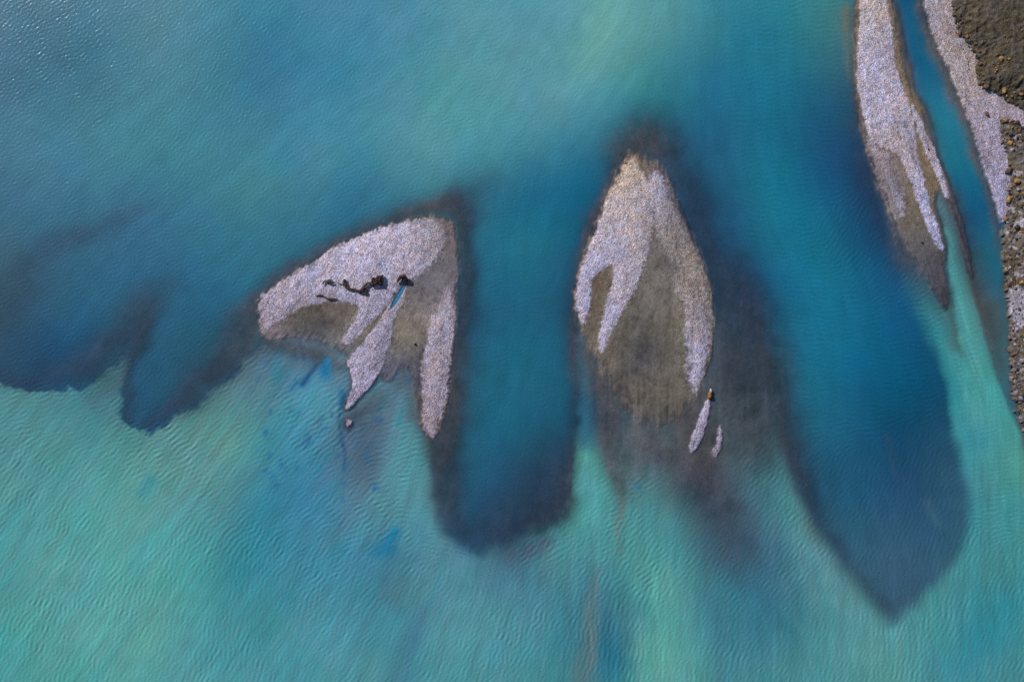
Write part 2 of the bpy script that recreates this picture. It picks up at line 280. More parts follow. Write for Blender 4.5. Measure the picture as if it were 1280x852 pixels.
# ------------------------------------------------------------------ exposed gravel
CRES = [(327,372),(334,364),(360,347),(395,325),(430,305),(470,288),(505,279),(530,275),(546,276),(556,290),(552,312),(540,330),(525,342),(510,350),(498,360),(488,374),(478,388),(466,400),(452,414),(440,427),(433,430),(429,426),(437,410),(446,394),(448,382),(436,378),(412,377),(388,382),(365,392),(348,402),(335,411),(328,402),(325,386)]
CRESW = [(326,372,3),(340,358,3),(395,323,3),(450,295,3),(505,277,4),(535,272,4),(556,275,4),(568,285,4),(572,310,4),(572,350,4),(570,390,3),(567,430,3),(563,475,3),(559,510,3),(551,534,3),(541,549,3),(533,546,4),(527,530,5),(522,500,7),(517,472,9),(508,458,9),(496,462,9),(488,474,8),(474,470,7),(450,452,7),(430,440,7),(410,428,8),(388,424,9),(362,420,8),(345,423,5),(334,424,4),(325,405,3),(324,385,3)]
ETAIL = [(564,360),(568,395),(566,430),(562,460),(558,500),(549,530),(540,547),(532,541),(530,515),(528,482),(528,455),(533,428),(540,405),(548,385),(556,365)]
SPIT = [(500,357),(507,358),(504,376),(497,392),(491,405),(488,428),(480,452),(471,470),(463,482),(450,495),(440,508),(433,512),(432,503),(438,490),(441,477),(438,464),(433,453),(440,443),(455,427),(470,407),(483,387),(494,369)]
DOT = [(433,526),(438,525),(440,530),(436,534),(432,531)]
MID1 = [(793,196),(786,199),(778,212),(766,235),(757,255),(748,280),(739,305),(729,330),(722,357),(721,382),(725,400),(731,405),(736,388),(738,366),(741,347),(750,339),(763,331),(768,338),(765,356),(758,380),(752,405),(749,425),(751,440),(758,430),(770,405),(780,385),(792,365),(800,345),(808,320),(815,292),(819,270),(818,248),(812,232),(806,224),(801,212),(797,200)]
MID2 = [(813,215),(822,218),(832,230),(838,250),(846,270),(858,295),(868,318),(878,345),(885,370),(887,400),(885,430),(880,458),(871,487),(865,482),(861,458),(859,432),(857,410),(857,388),(850,368),(842,350),(834,330),(826,305),(819,285),(814,262),(812,240)]
MIDW = [(795,192,5),(812,202,6),(828,210,6),(838,228,5),(851,262,4),(873,312,4),(887,355,4),(892,400,4),(889,440,4),(881,468,7),(872,490,12),(860,508,16),(842,524,20),(820,530,22),(798,524,20),(780,508,16),(768,490,12),(756,466,9),(744,442,6),(734,424,4),(724,402,3),(719,382,3),(721,352,3),(745,280,3),(764,232,4),(783,196,4)]
SL1 = [(887,499),(889,504),(885,525),(878,547),(869,563),(863,567),(863,553),(870,532),(879,511)]
SL2 = [(899,532),(903,546),(900,562),(895,571),(892,567),(896,548)]
LONG = [(1080,-60),(1076,-10),(1074,40),(1072,80),(1073,110),(1079,145),(1087,172),(1096,180),(1106,186),(1116,190),(1124,196),(1133,214),(1142,240),(1150,262),(1160,288),(1170,306),(1178,314),(1176,298),(1170,278),(1163,255),(1155,225),(1148,198),(1143,170),(1140,143),(1132,116),(1122,92),(1117,60),(1112,20),(1104,-20),(1102,-60)]
LONGW = [(1078,-60,3),(1072,-10,3),(1069,60,4),(1070,120,4),(1078,165,4),(1088,205,4),(1100,240,5),(1115,270,6),(1128,296,9),(1142,320,10),(1156,342,9),(1170,366,6),(1182,386,4),(1184,360,3),(1181,326,2.5),(1180,305,2.5),(1175,280,2.5),(1168,252,3),(1174,236,3),(1184,250,4),(1194,272,6),(1202,300,8),(1209,335,9),(1214,345,8),(1210,315,6),(1202,280,5),(1192,250,4),(1182,222,3),(1168,190,3),(1155,155,3),(1151,133,3),(1139,110,3),(1128,80,3),(1122,50,3),(1116,10,3),(1110,-20,3),(1108,-60,3)]
FORK = [(1086,172),(1094,205),(1106,238),(1120,266),(1128,272),(1129,252),(1124,228),(1118,205),(1108,188)]
THIN = [(1139,128),(1146,142),(1155,158),(1165,180),(1174,202),(1181,225),(1186,246),(1181,246),(1174,226),(1164,204),(1154,182),(1145,160),(1139,142)]
BEACH = [(1152,-60),(1156,0),(1162,32),(1173,60),(1190,98),(1205,134),(1218,170),(1229,203),(1239,236),(1247,264),(1252,279),(1257,268),(1263,240),(1270,215),(1272,190),(1300,160),(1300,120),(1275,110),(1240,100),(1225,60),(1215,20),(1205,-60)]
BANK = [(1190,-80),(1191,0),(1193,25),(1200,45),(1208,58),(1219,72),(1221,95),(1226,108),(1238,118),(1252,122),(1268,132),(1290,146),(1330,150),(1330,165),(1290,160),(1262,150),(1249,150),(1248,165),(1252,182),(1260,200),(1264,222),(1258,240),(1257,268),(1254,290),(1254,320),(1256,350),(1259,370),(1262,400),(1262,440),(1265,475),(1270,505),(1281,540),(1310,590),(1400,700),(1700,900),(1800,300),(1700,-300),(1300,-400)]
POCKET = [(1262,362),(1280,358),(1300,362),(1300,402),(1282,408),(1266,404),(1261,382)]
def pk(P): return [(x, y, 0) for x, y in P]
SB = {k: sdf(v, 40, 3) for k, v in dict(cres=CRES, cresw=CRESW, etail=ETAIL, spit=SPIT, dot=DOT, mid1=MID1, mid2=MID2, midw=MIDW, sl1=SL1, sl2=SL2, long=LONG, longw=LONGW, fork=FORK, thin=THIN, beach=BEACH, bank=BANK, pocket=POCKET).items()}
DRYC = rbf([(340,380,160,150,170),(420,330,178,172,198),(500,300,180,172,196),(540,290,152,144,156),(480,380,164,156,178),(545,450,162,152,170),(540,520,150,138,152),(460,460,164,156,182),(800,215,176,160,152),(780,270,178,168,178),(760,320,172,164,186),(725,370,172,166,194),(755,410,174,168,192),(825,225,168,162,184),(840,290,142,132,132),(860,350,150,138,136),(875,400,152,144,156),(870,450,166,160,186),
   (880,530,160,154,182),(898,550,146,138,158),(1095,20,176,166,172),(1100,80,172,166,192),(1110,150,178,168,186),(1110,230,156,148,162),(1150,240,168,164,196),(1165,190,160,150,166),(1175,20,160,148,158),(1195,80,162,148,148),(1220,150,158,148,166),(1240,220,158,150,176),(1275,380,150,148,166)], 25)
WETC = rbf([(340,405,120,110,112),(360,398,92,86,82),(400,405,88,84,82),(430,400,104,96,92),(400,425,94,94,102),(440,425,106,102,98),(470,440,92,90,96),(500,410,124,114,104),(510,430,122,114,106),(498,455,98,98,112),(560,300,104,96,98),(558,340,98,94,100),(520,375,108,102,104),(545,400,128,118,118),(527,440,78,76,76),(526,500,80,72,72),(565,480,82,76,82),(800,200,116,102,90),(822,215,92,84,86),(820,330,110,104,100),(745,360,106,92,80),(738,400,104,94,82),(757,440,104,96,86),(790,390,102,99,92),(815,415,80,76,72),(800,450,76,74,76),(845,440,98,94,86),(855,400,112,106,94),(870,330,112,104,104),(840,370,112,104,98),(765,480,88,82,78),(800,495,98,92,84),(840,500,94,88,80),(810,540,76,76,80),(862,520,84,78,76),(1070,80,104,92,86),(1110,230,100,92,94),(1135,270,112,102,90),(1125,290,100,92,90),(1142,320,88,88,94),(1165,330,72,70,76),(1125,60,128,110,92),(1150,150,122,106,86),(1165,230,114,100,82),(1190,260,78,72,74),(1205,310,76,70,74),(1155,20,112,98,88),(1200,120,104,94,88)], 25)
SFW = {k: idw(v) for k, v in (('cresw', CRESW), ('midw', MIDW), ('longw', LONGW))}
print('sdf', round(time.time() - T0, 1))

def fields(X, Y, detail=True):
    X = X.astype(f4); Y = Y.astype(f4)
    a60, a24, a9 = nbil(n60, X, Y), nbil(n24, X, Y), nbil(n9, X, Y)
    b60, b24, b9 = nbil(n60b, X, Y), nbil(n24b, X, Y), nbil(n9b, X, Y)
    sF, sC = nbil(streakF, X, Y), nbil(streakC, X, Y); c4 = nbil(n4, X, Y)
    # soft warp for water patches; small warp for shorelines
    Xw = X + 2.2 * a60 + 1.0 * a24 + 0.25 * a9; Yw = Y + 2.2 * b60 + 1.0 * b24 + 0.25 * b9
    Xs = X + 0.5 * a24 + 0.35 * a9; Ys = Y + 0.5 * b24 + 0.35 * b9
    sfu = bil(SFU, Xs, Ys); wz = smooth((960 - X) / 150)
    U = smooth(0.5 + (bil(SDU, Xs + wz * (1.6 * a24 + .5 * a9), Ys + wz * (1.6 * b24 + .5 * b9)) + (.15 * c4 + .08 * sfu * sF)) / (2 * sfu))
    sfs = bil(SFS, Xs, Ys)
    V = smooth(0.5 + bil(SDS, Xs, Ys) / (2 * sfs))
    W = lerp(bil(WL, Xw, Yw), bil(WU, Xw, Yw), U[..., None])
    W = lerp(W, bil(WS, Xw, Yw), V[..., None])
    for c, s, F, reg in PAINT:
        m = bil(F, Xw, Yw) * s * (1 + .22 * sF) * (U if reg == 'U' else 1 - .8 * U)
        W = lerp(W, s2l(c).astype(f4), np.clip(m, 0, 1)[..., None])
    lowm = (1 - U) * (1 - V)
    fn = nbil(fanS, X, Y); lob = smooth((Y - 380) / 60) * lowm
    g = 1 + .022 * fn * lob + (0.022 + 0.012 * lowm) * sC + (0.015 + 0.022 * lowm) * sF + 0.02 * a24 + .012 * c4
    W = W * g[..., None]
    W[..., 0] *= 1 + .035 * fn * lob + (.04 * a60 - .04 * sC * lowm); W[..., 2] *= 1 + .02 * b60
    # shallows
    S = bil(SH, Xw, Yw)
    S = np.clip(S + (.02 * sF + .03 * sC) * smooth(S * 3), 0, 1)
    S = S * (1 - bil(POOLM, Xw, Yw))
    # a sharp lee edge where the upper shoal breaks into the lower fan
    B = bil(BC, Xw, Yw) * (1 + .09 * sF + .09 * sC + .07 * a9 + .10 * a24 + .08 * c4)[..., None]
    q = lambda k, am=1.0: bil(SB[k], Xs, Ys) + am * (.25 * c4 + .3 * sF)
    dry = {'cres': q('cres'), 'etail': q('etail', 1.2), 'spit': q('spit', .6), 'dot': q('dot', .5), 'mid1': q('mid1', .8), 'mid2': q('mid2', 1.8),
           'sl1': q('sl1', .5), 'sl2': q('sl2', .5), 'long': q('long', .8), 'fork': q('fork', 2.4), 'thin': q('thin', .5), 'beach': q('beach', .8)}
    soft = dict(cres=2.6, etail=2.8, spit=1.2, dot=1.2, mid1=2.4, mid2=5, sl1=1.2, sl2=2, long=1.6, fork=6, thin=1.3, beach=2)
    D = np.zeros(X.shape, f4); rise = np.zeros(X.shape, f4)
    for k, d in dry.items():
        al = smooth(.5 + (d + .22 * soft[k] * c4) / (2 * soft[k])) * (.72 if k == 'fork' else 1)
        D = np.maximum(D, al); rise = np.maximum(rise, smooth(d / 14))
    # damp, greyer ground inside the bars
    dampm = stroke_damp(Xw, Yw, sF, c4)
    pool = bil(POOL, X, Y); D = D * (1 - dampm) * (1 - pool)
    wet = np.zeros(X.shape, f4)
    for k in ('cresw', 'midw', 'longw'):
        sf = bil(SFW[k], X, Y); wet = np.maximum(wet, smooth(.5 + (q(k, 1.2) + sf * (.25 * sF + .2 * a9)) / (2 * sf)))
    wet = wet * (1 - pool)
    wet = np.maximum(wet, D)
    wetc = bil(WETC, X, Y) * 1.12 * np.array([.96, .96, 1.0], f4) * (1 + .07 * sF + .08 * c4 + .08 * a24 + .07 * a9 + .06 * sC)[..., None]
    dryc = bil(DRYC, X, Y) * 1.08 * (1 + .12 * sF + .07 * a9 + .08 * c4 + .10 * sC)[..., None] * (1 + (.025 * a24 + .03 * b9)[..., None] * np.array([1, .1, -1.0], f4))
    rim = np.max([bil(SB[k], Xs, Ys) for k in ('cresw', 'midw', 'longw', 'spit', 'sl1', 'sl2', 'thin', 'dot')], 0)
    S = np.maximum(S, .95 * np.exp(-(np.minimum(rim, 0) / 5.5) ** 2)) * (1 - .8 * pool); W = lerp(W, s2l((60, 130, 180)).astype(f4), pool[..., None])
    S = np.maximum(S, wet); S = np.maximum(S, np.clip(smooth((bil(SB['bank'], Xs, Ys) + 5) / 6), 0, 1))
    brush = .42 * smooth((sF - .35) / 1.3) + .22 * smooth((sC - .3) / 1.2)      # silt left in lines along the current
    C = lerp(B, wetc, wet[..., None]); C = lerp(C, lerp(dryc * 1.07, wetc, brush[..., None]), D[..., None])
    neard = smooth((np.max(list(dry.values()), 0) + 16) / 16 + .25 * sF)
    grit = np.clip(.36 + wet * (.0 + .36 * neard) + .28 * D, 0, 1)
    H = -(0.025 + .45 * np.clip(1 - S, 0, 1) ** 1.3)
    H = lerp(H, .022 + .002 * sF + .012 * smooth(rim / 14) + .006 * a9, smooth((wet - .25) / .75)); H = lerp(H, 0.08 + 0.07 * rise, D)
    O = np.clip(1 - .97 * S ** 1.05, .02, 1)
    Os = 1 - np.sqrt(1 - np.minimum(O, .9999)); W = W * (O / Os)[..., None]; O = Os        # a thin silty layer is lit and seen through twice
    return dict(W=W, O=O, C=C, H=H, grit=grit, U=U, V=V, S=S, wet=wet, D=D)

DAMP = stroke([(566,285,14),(568,320,12),(560,350,12,.8),(545,370,14,.6),(522,372,16,.7),(508,398,12,.7)])
DAMP = stroke([(368,396,10,.7),(400,388,12,.75),(430,386,12,.8)], DAMP)
DAMP = stroke([(820,300,7,.5),(832,330,12,.75),(838,352,12,.7),(845,320,8,.6)], DAMP)
DAMP = stroke([(795,196,5,.5),(803,205,5,.8)], DAMP)
DAMP = stroke([(752,352,8,.9),(744,380,6,.9),(752,370,7,.9)], DAMP)
DAMP = stroke([(830,240,6,.3),(842,275,10,.5),(852,310,11,.55),(858,345,10,.45),(860,370,7,.3)], DAMP)
DAMP = stroke([(1094,196,6,.3),(1106,228,9,.45),(1118,255,9,.45)], DAMP)
DAMP = stroke([(1116,200,8,.5),(1126,230,8,.7)], DAMP)
POOL = stroke([(506,357,1.6),(500,367,2.8),(493,379,2.4),(488,387,1.2,.6)], None, 1.0, 4.0)
def stroke_damp(X, Y, sF, c4): return np.clip(bil(DAMP, X, Y) * (.95 + .35 * sF + .35 * c4), 0, .95)

# ------------------------------------------------------------------ mesh builders
def grid_mesh(name, xs, ys, Z, rgba, mask=None, mat=None):
    """heightfield from pixel coordinates; mask selects the vertices to keep"""
    nx, ny = len(xs), len(ys)
    X, Y = np.meshgrid(wx(xs), wy(ys))
    co = np.stack([X, Y, Z], -1).reshape(-1, 3).astype(f4)
    idx = np.arange(nx * ny).reshape(ny, nx)
    quads = np.stack([idx[1:, :-1], idx[1:, 1:], idx[:-1, 1:], idx[:-1, :-1]], -1).reshape(-1, 4)
    c = rgba.reshape(-1, 4).astype(f4)
    if mask is not None:
        mv = mask.reshape(-1); quads = quads[mv[quads].all(1)]
        used = np.unique(quads); remap = np.full(nx * ny, -1); remap[used] = np.arange(len(used))
        quads = remap[quads]; co = co[used]; c = c[used]
    me = bpy.data.meshes.new(name)
    me.vertices.add(len(co)); me.vertices.foreach_set('co', co.ravel())
    me.loops.add(quads.size); me.loops.foreach_set('vertex_index', quads.ravel().astype(np.int32))
    me.polygons.add(len(quads)); me.polygons.foreach_set('loop_start', np.arange(0, quads.size, 4, dtype=np.int32))
    me.polygons.foreach_set('use_smooth', np.ones(len(quads), bool))
    me.update(calc_edges=True)
    at = me.color_attributes.new('material_colour', 'FLOAT_COLOR', 'POINT'); at.data.foreach_set('color', c.ravel())
    if mat: me.materials.append(mat)
    o = bpy.data.objects.new(name, me); COL.objects.link(o)
    return o
def tag(o, label=None, cat=None, group=None, kind=None):
    for k, v in (('label', label), ('category', cat), ('group', group), ('kind', kind)):
        if v: o[k] = v
    return o

class NT:
    def __init__(s, name):
        s.m = bpy.data.materials.new(name); s.m.use_nodes = True; s.t = s.m.node_tree; s.t.nodes.clear()
        s.out = s.n('ShaderNodeOutputMaterial')
    def n(s, typ, **kw):
        nd = s.t.nodes.new(typ)
        for k, v in kw.items():
            if k.startswith('i_'): nd.inputs[k[2:].replace('_', ' ')].default_value = v
            else: setattr(nd, k, v)
        return nd
    def l(s, a, b): s.t.links.new(a, b)

CAL = (1.0, 1.0, 1.0)
def cal(name): return CALS.get(name, CAL)
CALS = dict(water=(1.10, 1.11, 1.04), ground=(1.0, 1.0, 0.95))

def ground_material(name='wet_and_dry_gravel'):
    m = NT(name)
    a = m.n('ShaderNodeAttribute', attribute_name='material_colour')
    tc = m.n('ShaderNodeTexCoord')
    v = m.n('ShaderNodeTexVoronoi', voronoi_dimensions='3D', i_Scale=10.0); m.l(tc.outputs['Object'], v.inputs['Vector'])
    v2 = m.n('ShaderNodeTexVoronoi', voronoi_dimensions='3D', i_Scale=15.0); m.l(tc.outputs['Object'], v2.inputs['Vector'])
    s1 = m.n('ShaderNodeSeparateColor'); m.l(v.outputs['Color'], s1.inputs[0])
    s2 = m.n('ShaderNodeSeparateColor'); m.l(v2.outputs['Color'], s2.inputs[0])
    mx = m.n('ShaderNodeMath', operation='ADD'); m.l(s1.outputs[0], mx.inputs[0]); m.l(s2.outputs[1], mx.inputs[1])
    # brightness factor 1 + grit*(r-1)*0.85
    f1 = m.n('ShaderNodeMath', operation='SUBTRACT'); m.l(mx.outputs[0], f1.inputs[0]); f1.inputs[1].default_value = 1.0
    f2 = m.n('ShaderNodeMath', operation='MULTIPLY'); m.l(f1.outputs[0], f2.inputs[0]); m.l(a.outputs['Alpha'], f2.inputs[1])
    f3 = m.n('ShaderNodeMath', operation='MULTIPLY_ADD'); m.l(f2.outputs[0], f3.inputs[0]); f3.inputs[1].default_value = .85; f3.inputs[2].default_value = 1.0
    c = m.n('ShaderNodeVectorMath', operation='SCALE'); m.l(a.outputs['Color'], c.inputs[0]); m.l(f3.outputs[0], c.inputs['Scale'])
    # stones differ slightly in hue
    hsv = m.n('ShaderNodeMix', data_type='RGBA', blend_type='MULTIPLY')
    cr = m.n('ShaderNodeValToRGB'); m.l(s1.outputs[2], cr.inputs[0])
    cr.color_ramp.elements[0].color = (1.12, .98, .86, 1); cr.color_ramp.elements[1].color = (.9, 1.0, 1.14, 1)
    m.l(a.outputs['Alpha'], hsv.inputs['Factor']); m.l(c.outputs[0], hsv.inputs['A']); m.l(cr.outputs[0], hsv.inputs['B'])
    nzx = m.n('ShaderNodeTexNoise', i_Scale=9.0, i_Detail=5.0, i_Roughness=.65); m.l(tc.outputs['Object'], nzx.inputs['Vector'])
    ad = m.n('ShaderNodeMath', operation='MULTIPLY_ADD'); m.l(v.outputs['Distance'], ad.inputs[0]); ad.inputs[1].default_value = -1.0; m.l(nzx.outputs[0], ad.inputs[2])
    bs = m.n('ShaderNodeBump', i_Distance=.055); m.l(ad.outputs[0], bs.inputs['Height']); m.l(a.outputs['Alpha'], bs.inputs['Strength'])
    p = m.n('ShaderNodeBsdfPrincipled', i_Roughness=.85); p.inputs['Specular IOR Level'].default_value = .25
    m.l(hsv.outputs['Result'], p.inputs['Base Color']); m.l(bs.outputs[0], p.inputs['Normal']); m.l(p.outputs[0], m.out.inputs[0])
    return m.m

def water_material():
    m = NT('silty_river_water')
    a = m.n('ShaderNodeAttribute', attribute_name='material_colour')
    tc = m.n('ShaderNodeTexCoord')
    n1 = m.n('ShaderNodeTexNoise', i_Scale=3.6, i_Detail=3.0, i_Roughness=.6); m.l(tc.outputs['Object'], n1.inputs['Vector'])
    b = m.n('ShaderNodeBump', i_Distance=.055, i_Strength=.6); m.l(n1.outputs[0], b.inputs['Height'])
    d = m.n('ShaderNodeBsdfDiffuse'); m.l(a.outputs['Color'], d.inputs[0]); m.l(b.outputs[0], d.inputs['Normal'])
    t = m.n('ShaderNodeBsdfTransparent')
    body = m.n('ShaderNodeMixShader'); m.l(a.outputs['Alpha'], body.inputs[0]); m.l(t.outputs[0], body.inputs[1]); m.l(d.outputs[0], body.inputs[2])
    ge = m.n('ShaderNodeNewGeometry'); io = m.n('ShaderNodeMapRange'); m.l(ge.outputs['Backfacing'], io.inputs['Value'])
    io.inputs['To Min'].default_value = 1.33; io.inputs['To Max'].default_value = 1 / 1.33      # the sheet stands for a refracting body: no total reflection from below
    fr = m.n('ShaderNodeFresnel'); m.l(io.outputs[0], fr.inputs['IOR']); m.l(b.outputs[0], fr.inputs['Normal'])
    g = m.n('ShaderNodeBsdfGlossy', i_Roughness=.25); m.l(b.outputs[0], g.inputs['Normal'])
    mix = m.n('ShaderNodeMixShader'); m.l(fr.outputs[0], mix.inputs[0]); m.l(body.outputs[0], mix.inputs[1]); m.l(g.outputs[0], mix.inputs[2])
    m.l(mix.outputs[0], m.out.inputs[0])
    return m.m
MG, MW = ground_material(), water_material()
KW = np.array(CALS['water'], f4); KG = np.array(CALS['ground'], f4)

def rgba(c, a): return np.concatenate([np.clip(c, 0.002, .9), a[..., None]], -1)
def far(lo, hi, step, end0, end1):
    core = np.arange(lo, hi + .01, step); L, R = [], []
    d = step; x = lo
    while x > end0: d *= 1.25; x -= d; L.append(x)
    d = step; x = hi
    while x < end1: d *= 1.25; x += d; R.append(x)
    return np.concatenate([L[::-1], core, R])

# ------------------------------------------------------------------ water surface
xs, ys = far(-120, 1400, 1.25, -40000, 40000), far(-100, 950, 1.25, -40000, 40000)
X, Y = np.meshgrid(xs, ys)
F = fields(X, Y)
inner = np.clip(np.minimum(np.minimum(X + 118, 1398 - X), np.minimum(Y + 98, 948 - Y)) / 25, 0, 1)
low = (1 - F['U']) * (1 - F['V'])
wl, wm, ch = nbil(waveL, X, Y), nbil(waveM, X, Y), nbil(chop, X, Y)
gu = nbil(gust, X, Y)
edge = np.exp(-(bil(SDU, X, Y) / 9) ** 2) * smooth((620 - X) / 300) * (Y > 430)          # standing ripples where the sharp shelves break
low = low * (1 - .55 * smooth((X - 1165) / 25) * smooth((620 - Y) / 60)); rightch = smooth((X - 880) / 80) * F['U']
upl = F['U'] * smooth((760 - X) / 250)
aL = low * np.clip(.0064 + .0034 * gu + .0012 * nbil(n24, X, Y), .0015, .013) + rightch * .0042 + edge * .007 + .0012
aM = low * .0042 + rightch * .0024 + upl * .0026 + .0014 + edge * .006
aC = F['U'] * .0020 + upl * .0024 + low * .0022 + .0008 
calm = np.clip(.42 + (1 - F['S']) * 1.2, .4, 1) * (1 - .8 * smooth(F['wet'] * 2)); calm = np.maximum(calm, edge) 
bright_plume = np.exp(-(((X - 735) / 22) ** 2 + ((Y - 585) / 30) ** 2)); calm = calm * (1 - .6 * bright_plume)
Zw = (aL * wl + aM * wm + aC * ch) * calm * inner
water = grid_mesh('water', xs, ys, Zw, rgba(F['W'] * KW, F['O']), None, MW)
tag(water, kind='structure')
print('water', round(time.time() - T0, 1))

# ------------------------------------------------------------------ river bed
xs, ys = far(-120, 1400, 2.5, -40000, 40000), far(-100, 950, 2.5, -40000, 40000)
X, Y = np.meshgrid(xs, ys); F = fields(X, Y)
Z = np.minimum(F['H'] - .012, -.03) - .004
bed = grid_mesh('riverbed', xs, ys, Z, rgba(F['C'] * KG, F['grit']), None, MG)
tag(bed, kind='structure')

# ------------------------------------------------------------------ gravel bars: each its own solid-looking ground patch
def bar(name, keys, pad, label, cat, x0, x1, y0, y1, st=1.0, notkeys=(), g=None):
    xs, ys = np.arange(x0, x1, st), np.arange(y0, y1, st)
    X, Y = np.meshgrid(xs, ys); F = fields(X, Y)
    d = np.max([bil(SB[k], X, Y) for k in keys], 0)
    keep = d > -pad
    for k in notkeys: keep &= bil(SB[k], X, Y) < 1.5
    r = np.random.default_rng(5)
    n = r.standard_normal(X.shape).astype(f4); n = (n + np.roll(n, 1, 0) + np.roll(n, 1, 1) + np.roll(n, (1, 1), (0, 1))) / 2
    Z = F['H'] + np.where(F['wet'] > .3, F['grit'] * .010 * n + .012 * nbil(n9, X, Y) * F['D'], 0)
    Z = Z - .07 * smooth((2.6 - pad - d) / 2.6) 
    o = grid_mesh(name, xs, ys, Z, rgba(F['C'] * KG, F['grit']), keep, MG)
    return tag(o, label, cat, g)
bar('gravel_bar', ['cresw', 'cres', 'etail'], 7, 'pale lilac crescent gravel bar with a long tail pointing down, holding driftwood', 'gravel bar', 306, 596, 252, 572, notkeys=('spit',))
bar('gravel_bar', ['spit'], 5, 'narrow pale gravel spit trailing down from the dark stump', 'gravel bar', 420, 520, 345, 525)
bar('gravel_bar', ['dot'], 3, 'tiny round pale gravel patch just below the tip of the narrow spit', 'gravel bar', 425, 448, 518, 542)
bar('gravel_bar', ['midw', 'mid1', 'mid2'], 7, 'arrowhead-shaped gravel bar in mid river with a brown damp hollow', 'gravel bar', 700, 910, 180, 600)
bar('gravel_bar', ['sl1'], 4, 'slim curved sliver of pale gravel below the orange snag', 'gravel bar', 853, 899, 490, 577)
bar('gravel_bar', ['sl2'], 4, 'smallest short sliver of gravel, beside the slim curved one', 'gravel bar', 884, 912, 524, 580)
bar('gravel_bar', ['longw', 'long', 'fork'], 6, 'long forked pale gravel bar between wide river and narrow side channel', 'gravel bar', 1050, 1232, -110, 395, notkeys=('thin',))
bar('gravel_bar', ['thin'], 3.5, 'thin whip-like gravel ridge along the side channel beside the long forked bar', 'gravel bar', 1130, 1196, 120, 256)
bar('gravel_beach', ['beach'], 7, 'speckled grey gravel beach along the bank beside the side channel', 'gravel beach', 1138, 1316, -110, 292, notkeys=())
print('bars', round(time.time() - T0, 1))

# ------------------------------------------------------------------ right bank terrain
def bank_mesh():
    xs = far(1180, 1480, 1.25, 1175, 40000); ys = far(-120, 760, 1.25, -40000, 2000)
    X, Y = np.meshgrid(xs, ys); Xc = np.clip(X, -120, 1400 + (X - 1400) * .2)
    a24, a9, c4 = nbil(n24, X, Y), nbil(n9, X, Y), nbil(n4, X, Y); b24 = nbil(n24b, X, Y)
    rz = nbil(iso(6, 77), X, Y); sC = nbil(iso(14, 78), X, Y)
    d = bil(SB['bank'], X + .8 * a9 + 1.0 * a24, Y + b24) + 1.3 * c4
    # furrows that fall towards the river in the upper part
    ph = (X * .20 + Y * .98 + 9 * a24 + 5 * nbil(n60, X, Y)) / 13.0
    fur = np.abs(np.sin(ph * math.pi / 1.0))
    up = smooth((165 - Y) / 30)
    hgt = .05 + smooth(d / 30) * .9 + up * (.07 * (fur - .5) * smooth(d / 12)) + .03 * np.maximum(a9, -1) * smooth(d / 5) + .018 * rz * smooth(d / 4)
    hgt += .4 * smooth(d / 80) + np.clip((X - 1330) / 100, 0, 30) * .8
    pocket = smooth(.5 + (bil(SB['pocket'], X, Y) + c4) / 4)
    hgt = lerp(hgt, .3, pocket * .8)
    Z = lerp(np.full(X.shape, -.25, f4), .24 + hgt, smooth((d + 1.2) / 2.0))
    far_pts = (np.abs(X) > 1700) | (Y > 1200) | (Y < -350)
    olive, brown, grey, pale = [s2l(c) for c in ((64,59,48), (90,80,64), (92,88,92), (148,144,160))]
    C = np.ones(X.shape + (3,)) * olive
    C = lerp(C, grey * .8, (smooth(.5 + .5 * sC) * .6)[..., None])
    C = lerp(C, brown, (np.clip(smooth(.3 + .5 * fur) * up * .5, 0, 1))[..., None])
    lowz = smooth((Y - 150) / 25)
    C = lerp(C, lerp(np.ones(X.shape + (3,)) * brown, grey, smooth(.5 + .45 * rz)[..., None]), (lowz * .85)[..., None])
    # a smooth brown silt hollow and pale gravel pockets
    hol = np.exp(-(((X - 1266) - (Y - 215) * .45) / 11) ** 2 - ((Y - 212) / 22) ** 2)
    C = lerp(C, s2l((92,84,72)), np.clip(hol * 1.2, 0, 1)[..., None])
    C = lerp(C, pale, np.clip(pocket + .75 * smooth((nbil(iso(8, 79), X, Y) - .7) * 1.2) * lowz * smooth(d / 4), 0, 1)[..., None])
    C = C * (1 + .14 * c4 + .10 * rz + .12 * (fur - .6) * up)[..., None]
    keep = (d > -4) & ~(far_pts & (X < 1500)) & (X > 1182)
    grit = np.full(X.shape, .75, f4) - .4 * hol
    o = grid_mesh('river_bank', xs, ys, Z, rgba(C * KG, np.clip(grit, 0, 1)), keep, MG)
    tag(o, kind='structure')
    # height lookup for placing stones
    return xs, ys, Z
BX, BY, BZ = bank_mesh()
def ground_z(x, y):
    i = int(np.clip(np.searchsorted(BX, x), 0, len(BX) - 1)); j = int(np.clip(np.searchsorted(BY, y), 0, len(BY) - 1))
    f = fields(np.array([[x]]), np.array([[y]]))
    return max(float(BZ[j, i]), float(f['H'][0, 0]))
exec_stones = True

